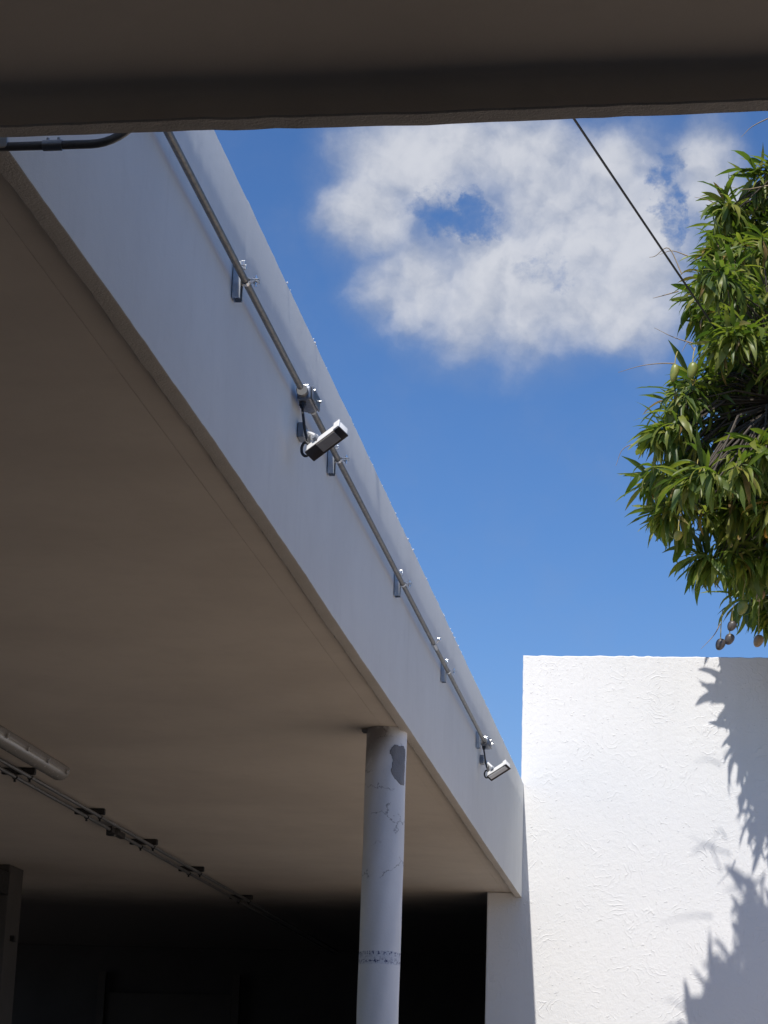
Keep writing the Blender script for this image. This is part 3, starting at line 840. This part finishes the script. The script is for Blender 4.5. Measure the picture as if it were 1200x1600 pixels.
def shades_too_much(x, y, z):
    '''keep the sunlit part of the wall free of this bunch's shadow'''
    gdist = YW - y; xs = x + 0.1056 * gdist; zs = z - 0.08 - 1.6 * gdist
    return 2.5 < zs < 6.1 and xs < float(np.interp(zs, SH_Z, SH_X)) + 0.12
def fill(out, yc, yr, z0, z1, nb, xmax):
    """boughs: each a small dome of hanging tufts, with dark gaps between the domes"""
    cen = []; tries = 0
    while len(cen) < nb and tries < 6000:
        tries += 1
        z = rng.uniform(z0, z1); xl = out(z) + 0.16
        if xl > xmax - 0.1: continue
        x = xl + (xmax - xl) * rng.random() ** 1.25
        y = yc + yr * rng.uniform(-1, 1) * min(1.0, 0.5 + (x - xl))
        if any((x - a) ** 2 + (z - c) ** 2 + 0.35 * (y - b) ** 2 < 0.30 ** 2 for a, b, c in cen): continue
        cen.append((x, y, z))
    for (x, y, z) in cen:
        br = rng.uniform(0.20, 0.31)
        for _ in range(int(rng.integers(10, 15))):
            q = Vector((rng.normal(-0.2, 0.75), rng.normal(-0.30, 0.75), abs(rng.normal(0.35, 0.45)))).normalized()
            px_, py_, pz_ = x + q.x * br, y + q.y * br, z + q.z * br * 0.85
            if px_ < out(pz_) + 0.02 or shades_too_much(px_, py_, pz_): continue
            addc((px_, py_, pz_ + 0.05), (q.x, q.y, q.z * 0.7 + 0.15), rng.uniform(0.85, 1.2))
fill(outA, 18.95, 0.75, 6.0, 10.3, 46, 1.5)
fill(outA, 18.95, 0.75, 9.2, 10.15, 12, 1.4)
fill(outA, 19.45, 0.22, 5.98, 7.3, 18, 1.25)
fill(outB, 17.1, 0.70, 6.1, 8.75, 42, 1.5)
# the rest of the crown, to the right of the view
for _ in range(760):
    while True:
        q = rng.uniform(-1, 1, 3)
        if 0.35 < np.linalg.norm(q) < 1 and q[2] > -0.75: break
    p = Vector((3.1 + q[0] * 2.2, 18.0 + q[1] * 1.75, 8.6 + q[2] * 3.0))
    if p.x < 1.25: continue
    addc(p, (q[0], q[1], q[2] * 0.6 + 0.2), rng.uniform(0.9, 1.25))
# leaf templates: x along the leaf, z up, drooping
def leaf_template(curv, fold, L=1.0, wd=0.20, twist=0.0, wave=0.0):
    n = 7; vs = []; fs = []
    x = z = 0.0; a = 0.15
    prof = [0.10, 0.62, 0.92, 1.0, 0.86, 0.55, 0.06]
    for i in range(n):
        w = wd * 0.5 * prof[i]; tw = twist * i / (n - 1)
        e = wave * math.sin(i * 2.1)
        for sgn in (-1, 0, 1):
            yy = sgn * w * math.cos(fold); zz = abs(sgn) * w * math.sin(fold) + sgn * e * w
            vs.append((x - math.sin(-a) * 0, yy * math.cos(tw) - zz * math.sin(tw), z + yy * math.sin(tw) + zz * math.cos(tw)))
        st = L / (n - 1)
        x += math.cos(a) * st; z += math.sin(a) * st; a -= curv / (n - 1)
    for i in range(n - 1):
        for k in range(2): fs.append((i * 3 + k, i * 3 + k + 1, (i + 1) * 3 + k + 1, (i + 1) * 3 + k))
    return vs, fs
TEMPL = [leaf_template(c, f, 1.0, w, t, v) for c, f, w, t, v in
         [(0.6, 0.25, 0.175, 0.2, .12), (1.0, 0.35, 0.165, -0.3, .15), (1.4, 0.30, 0.185, 0.35, .1), (0.4, 0.45, 0.16, -0.15, .2), (1.7, 0.2, 0.19, 0.5, .12),
          (0.8, 0.55, 0.175, -0.5, .18), (1.2, 0.15, 0.20, 0.1, .15), (1.9, 0.35, 0.18, -0.25, .1), (0.7, 0.3, 0.14, 0.6, .2), (1.5, 0.45, 0.165, -0.6, .14)]]
leaves = []   # (template, 4x4)
UP = Vector((0, 0, 1))
for (p, od, s) in clusters:
    n = int(rng.integers(9, 17)); young = rng.random() < 0.3
    tip = p
    for k in range(n):
        t = k / n
        az = k * 2.399 + rng.normal(0, 0.3)
        a1 = od.cross(UP); a1 = a1.normalized() if a1.length > 1e-3 else Vector((1, 0, 0)); a2 = od.cross(a1)
        rad = a1 * math.cos(az) + a2 * math.sin(az)
        dr = od * (0.35 + 0.55 * (1 - t)) + rad * (0.75 + 0.35 * t) + Vector((0, 0, -0.55 - (0.35 if young else 1.5) * t)) + Vector(rng.normal(0, 0.16, 3))
        if young: dr += Vector((0, 0, 0.25))
        dr.normalize()
        base = tip - od * (0.10 * t * s) + rad * 0.004
        nz_ = UP - dr * UP.dot(dr)
        if nz_.length < 0.05: nz_ = od - dr * od.dot(dr)
        nz_.normalize(); ny_ = nz_.cross(dr)
        roll = rng.normal(0, 0.45); nz2 = nz_ * math.cos(roll) + ny_ * math.sin(roll); ny2 = nz2.cross(dr)
        L = rng.uniform(0.18, 0.34) * s; wS = rng.uniform(0.75, 1.05)
        m4 = np.eye(4)
        m4[:3, 0] = np.array(dr) * L; m4[:3, 1] = np.array(ny2) * L * wS; m4[:3, 2] = np.array(nz2) * L; m4[:3, 3] = np.array(base)
        leaves.append((int(rng.integers(len(TEMPL))), m4))
# the 300 leaves that show largest become objects of their own
camp = np.array([0, 0, 1.6]); Rc = np.array([list(rgt), list(upv), list(fwd)])
mid = np.array([(m @ np.array([0.5, 0, 0, 1]))[:3] for _, m in leaves])
cc = (mid - camp) @ Rc.T
px = 600 + 3400 * cc[:, 0] / cc[:, 2]; py = 800 - 3400 * cc[:, 1] / cc[:, 2]
best = {}
for i in range(len(leaves)):
    if 950 < px[i] < 1195 and 185 < py[i] < 1020:
        key = (int(px[i] // 17), int(py[i] // 17))
        if key not in best or cc[i, 2] < cc[best[key], 2]: best[key] = i
def shown(i):
    m = leaves[i][1]; L = np.linalg.norm(m[:3, 0]); vd = (mid[i] - camp); vd /= np.linalg.norm(vd)
    return L * (0.3 + abs(np.dot(m[:3, 2] / L, vd))) 
solo = set(sorted(best.values(), key=shown, reverse=True)[:300])
tmesh = []
for k, (vs_, fs_) in enumerate(TEMPL):
    me = bpy.data.meshes.new('leaf'); me.from_pydata(vs_, [], fs_); me.materials.append(M['leaf'])
    me.polygons.foreach_set('use_smooth', [True] * len(me.polygons)); tmesh.append(me)
tinv = Matrix.Translation(-TB)
for i in sorted(solo):
    k, m = leaves[i]
    o = bpy.data.objects.new('leaf', tmesh[k]); COL.objects.link(o); o.parent = tree
    o.matrix_local = tinv @ Matrix([list(r_) for r_ in m])
allv = []; allf = []; off = 0
for i, (k, m) in enumerate(leaves):
    if i in solo: continue
    vv = np.array(TEMPL[k][0]); vv = vv @ m[:3, :3].T + m[:3, 3]
    allv.append(vv); allf.append(np.array(TEMPL[k][1]) + off); off += len(vv)
allv = np.concatenate(allv); allf = np.concatenate(allf)
me = bpy.data.meshes.new('foliage'); me.vertices.add(len(allv)); me.vertices.foreach_set('co', (allv - np.array(TB)).ravel())
me.loops.add(allf.size); me.loops.foreach_set('vertex_index', allf.ravel().astype(np.int32))
me.polygons.add(len(allf)); me.polygons.foreach_set('loop_start', np.arange(0, allf.size, 4, dtype=np.int32)); me.polygons.foreach_set('loop_total', np.full(len(allf), 4, dtype=np.int32))
me.update(calc_edges=True); me.materials.append(M['leaf']); me.polygons.foreach_set('use_smooth', [True] * len(me.polygons))
fo = bpy.data.objects.new('foliage', me); COL.objects.link(fo); fo.parent = tree; tag(fo, kind='stuff')
# trunk and limbs
def limb(a, b, r0, r1, sag=0.0, n=9, wob=0.06):
    a = Vector(a); b = Vector(b); pts = []; 
    w1, w2 = rng.uniform(0, 6, 2)
    for k in range(n + 1):
        t = k / n; p = a.lerp(b, t) + Vector((math.sin(t * 5 + w1), math.cos(t * 4 + w2), 0)) * wob * math.sin(math.pi * t); p.z += sag * math.sin(math.pi * t)
        pts.append(p)
    return pts, [r0 + (r1 - r0) * k / n for k in range(n + 1)]
tk = MB(); p_, r_ = limb(TB, (2.7, 18.2, 5.6), 0.24, 0.16, 0, 12, 0.10); tk.tube(p_, r_, 14); part(tk, 'trunk', M['bark'], tree, smooth=60)
LB = [((2.7, 18.2, 5.4), (0.75, 17.2, 7.6), .10), ((2.7, 18.2, 5.5), (0.85, 18.9, 8.6), .10), ((2.7, 18.2, 5.5), (1.6, 18.2, 10.4), .10), ((2.7, 18.2, 5.5), (3.2, 17.6, 10.6), .11),
      ((2.7, 18.2, 5.4), (4.6, 18.4, 8.6), .10), ((2.7, 18.2, 5.3), (1.0, 18.9, 6.7), .07), ((2.7, 18.2, 5.3), (3.6, 19.2, 7.5), .08)]
ends = []
for a, b, r in LB:
    p_, r_ = limb(a, b, r, 0.03, 0.25, 10, 0.12); part(MB().tube(p_, r_, 10), 'branch', M['bark'], tree, smooth=60); ends += p_[4:]
tw = MB()
for (p, od, s) in clusters:
    e = min(ends, key=lambda q: (q - p).length)
    if (e - p).length > 2.2: continue
    m_ = e.lerp(p, 0.55) + Vector((0, 0, 0.10)) + Vector(rng.normal(0, 0.05, 3))
    tw.tube([e, m_, p - od * 0.10, p], [0.013, 0.009, 0.006, 0.004], 5, cap=False)
to = part(tw, 'twigs', M['bark'], tree, smooth=60); tag(to, kind='stuff')
def bare(pts, r=0.006):
    part(MB().tube(arc(pts, 5), [r * (1 - 0.75 * i / (5 * (len(pts) - 1))) for i in range(5 * (len(pts) - 1) + 1)], 6), 'bare_twig', M['twig'], tree, smooth=60)
def from_px(qx, qy, y):
    v = Rc.T @ np.array([(qx - 600) / 3400, (800 - qy) / 3400, 1.0]); t = y / v[1]
    return tuple(camp + v * t)
# dry flower stalks standing out of the crown: points in metres
BARE = [[(-0.1, 17.2, 8.739), (-0.207, 17.2, 8.975), (-0.32, 17.2, 8.908), (-0.373, 17.2, 8.897)], [(0.215, 18.6, 9.995), (0.129, 18.6, 10.049), (0.012, 18.6, 10.078)], [(0.685, 18.4, 10.751), (0.539, 18.4, 10.673), (0.44, 18.4, 10.573)], [(0.674, 18.4, 10.081), (0.473, 18.4, 10.049), (0.341, 18.4, 10.078)], [(-0.159, 17.4, 8.01), (-0.293, 17.4, 8.013), (-0.454, 17.4, 7.993), (-0.637, 17.4, 7.939)], [(0.029, 17.6, 8.255), (-0.16, 17.6, 8.317), (-0.339, 17.6, 8.414)], [(0.002, 17.7, 8.235), (-0.052, 17.7, 8.312), (-0.107, 17.7, 8.225)], [(-0.235, 16.9, 7.155), (-0.389, 16.9, 7.157), (-0.57, 16.9, 7.104), (-0.637, 16.9, 6.952)], [(0.208, 18.9, 6.115), (0.151, 18.9, 6.011), (0.038, 18.9, 5.889)], [(-0.129, 17.4, 8.664), (-0.265, 17.4, 8.626), (-0.346, 17.4, 8.605)], [(-0.047, 17.6, 9.07), (-0.184, 17.6, 9.122), (-0.294, 17.6, 9.089)], [(-0.028, 17.2, 7.613), (-0.159, 17.2, 7.587), (-0.27, 17.2, 7.555)], [(0.679, 18.5, 10.222), (0.566, 18.5, 10.335), (0.48, 18.5, 10.408)]]
for pts in BARE: bare(pts)

# ------------------------------------------------------------------ mangoes
def mango(p, ln, wd, mat, label, stalk=0.25, tilt=0.1):
    p = Vector(p)
    root = thing('mango', p, label, 'mango', 'mangoes hanging in the tree')
    mb = MB(); n, seg = 12, 16
    for i in range(n + 1):
        t = i / n; a = math.pi * t
        r = math.sin(a) ** 0.85 * wd / 2 * (1.0 + 0.12 * math.cos(a)) if 0 < t < 1 else 0.0008
        zc_ = math.cos(a) * ln / 2
        for k in range(seg):
            b = 2 * math.pi * k / seg
            mb.v.append((p.x + r * math.cos(b) + 0.06 * wd * math.sin(a * 1.5) + tilt * zc_, p.y + r * 0.86 * math.sin(b), p.z + zc_))
    for i in range(n):
        for k in range(seg): mb.f.append((i * seg + k, i * seg + (k + 1) % seg, (i + 1) * seg + (k + 1) % seg, (i + 1) * seg + k))
    part(mb, 'fruit', mat, root, smooth=80)
    top = p + Vector((tilt * ln / 2, 0, ln / 2 - 0.002))
    part(MB().tube(arc([top, top + Vector((0.005, 0.01, stalk * 0.5)), top + Vector((0.02, 0.03, stalk))], 5), 0.0045, 6), 'stalk', M['stalk'], root, smooth=60)
    return root
for args in [
    ((0.572, 18.05, 8.80), 0.098, 0.080, 'fr_orange', 'ripe orange mango highest in the tree, by the right edge', 0.28),
    ((0.455, 16.60, 6.74), 0.105, 0.090, 'fr_tan', 'brownish orange mango half hidden in the dark middle of the tree', 0.15),
    ((-0.140, 16.75, 6.32), 0.080, 0.070, 'fr_yellow', 'small yellow mango on the lower left side of the tree', 0.16),
    ((0.575, 17.00, 6.42), 0.105, 0.085, 'fr_orange', 'yellow orange mango cut by the right edge of the view', 0.15),
    ((0.530, 18.05, 6.16), 0.105, 0.082, 'fr_tan', 'tan mango straight above the lowest hanging mango', 0.26),
    ((0.395, 18.60, 6.19), 0.120, 0.085, 'fr_green', 'dull green mango shaded among the lower leaves', 0.15),
    ((0.520, 18.35, 5.835), 0.108, 0.086, 'fr_tan', 'lowest tan mango on a long stalk above the wall', 0.40),
    ((0.207, 19.05, 5.965), 0.096, 0.080, 'fr_dark', 'dark mango, left one of the pair under the crown', 0.24),
    ((0.287, 19.05, 6.012), 0.092, 0.078, 'fr_dark', 'dark mango, right one of the pair under the crown', 0.20),
    ((0.310, 19.08, 6.140), 0.085, 0.075, 'fr_dark', 'dark mango just above the dark pair under the crown', 0.15),
    ((-0.172, 17.60, 8.00), 0.150, 0.070, 'fr_green', 'long green mango on the left outline of the crown', 0.12),
    ((-0.021, 17.60, 8.02), 0.140, 0.082, 'fr_green', 'plump green mango beside the long green one', 0.14),
    ((0.010, 16.80, 6.85), 0.092, 0.078, 'fr_yellow', 'yellowish mango tucked under bright leaves near the crown tip', 0.12)]:
    p, ln, wd, mt, lb, st = args
    if mt in ('fr_dark', 'fr_green') and p[1] > 17.5: p = tuple(np.array([0, 0, 1.6]) + (np.array(p) - np.array([0, 0, 1.6])) * ((16.6 if p[2] > 7 else 17.3) / p[1]))
    mango(p, ln, wd, M[mt], lb, st)
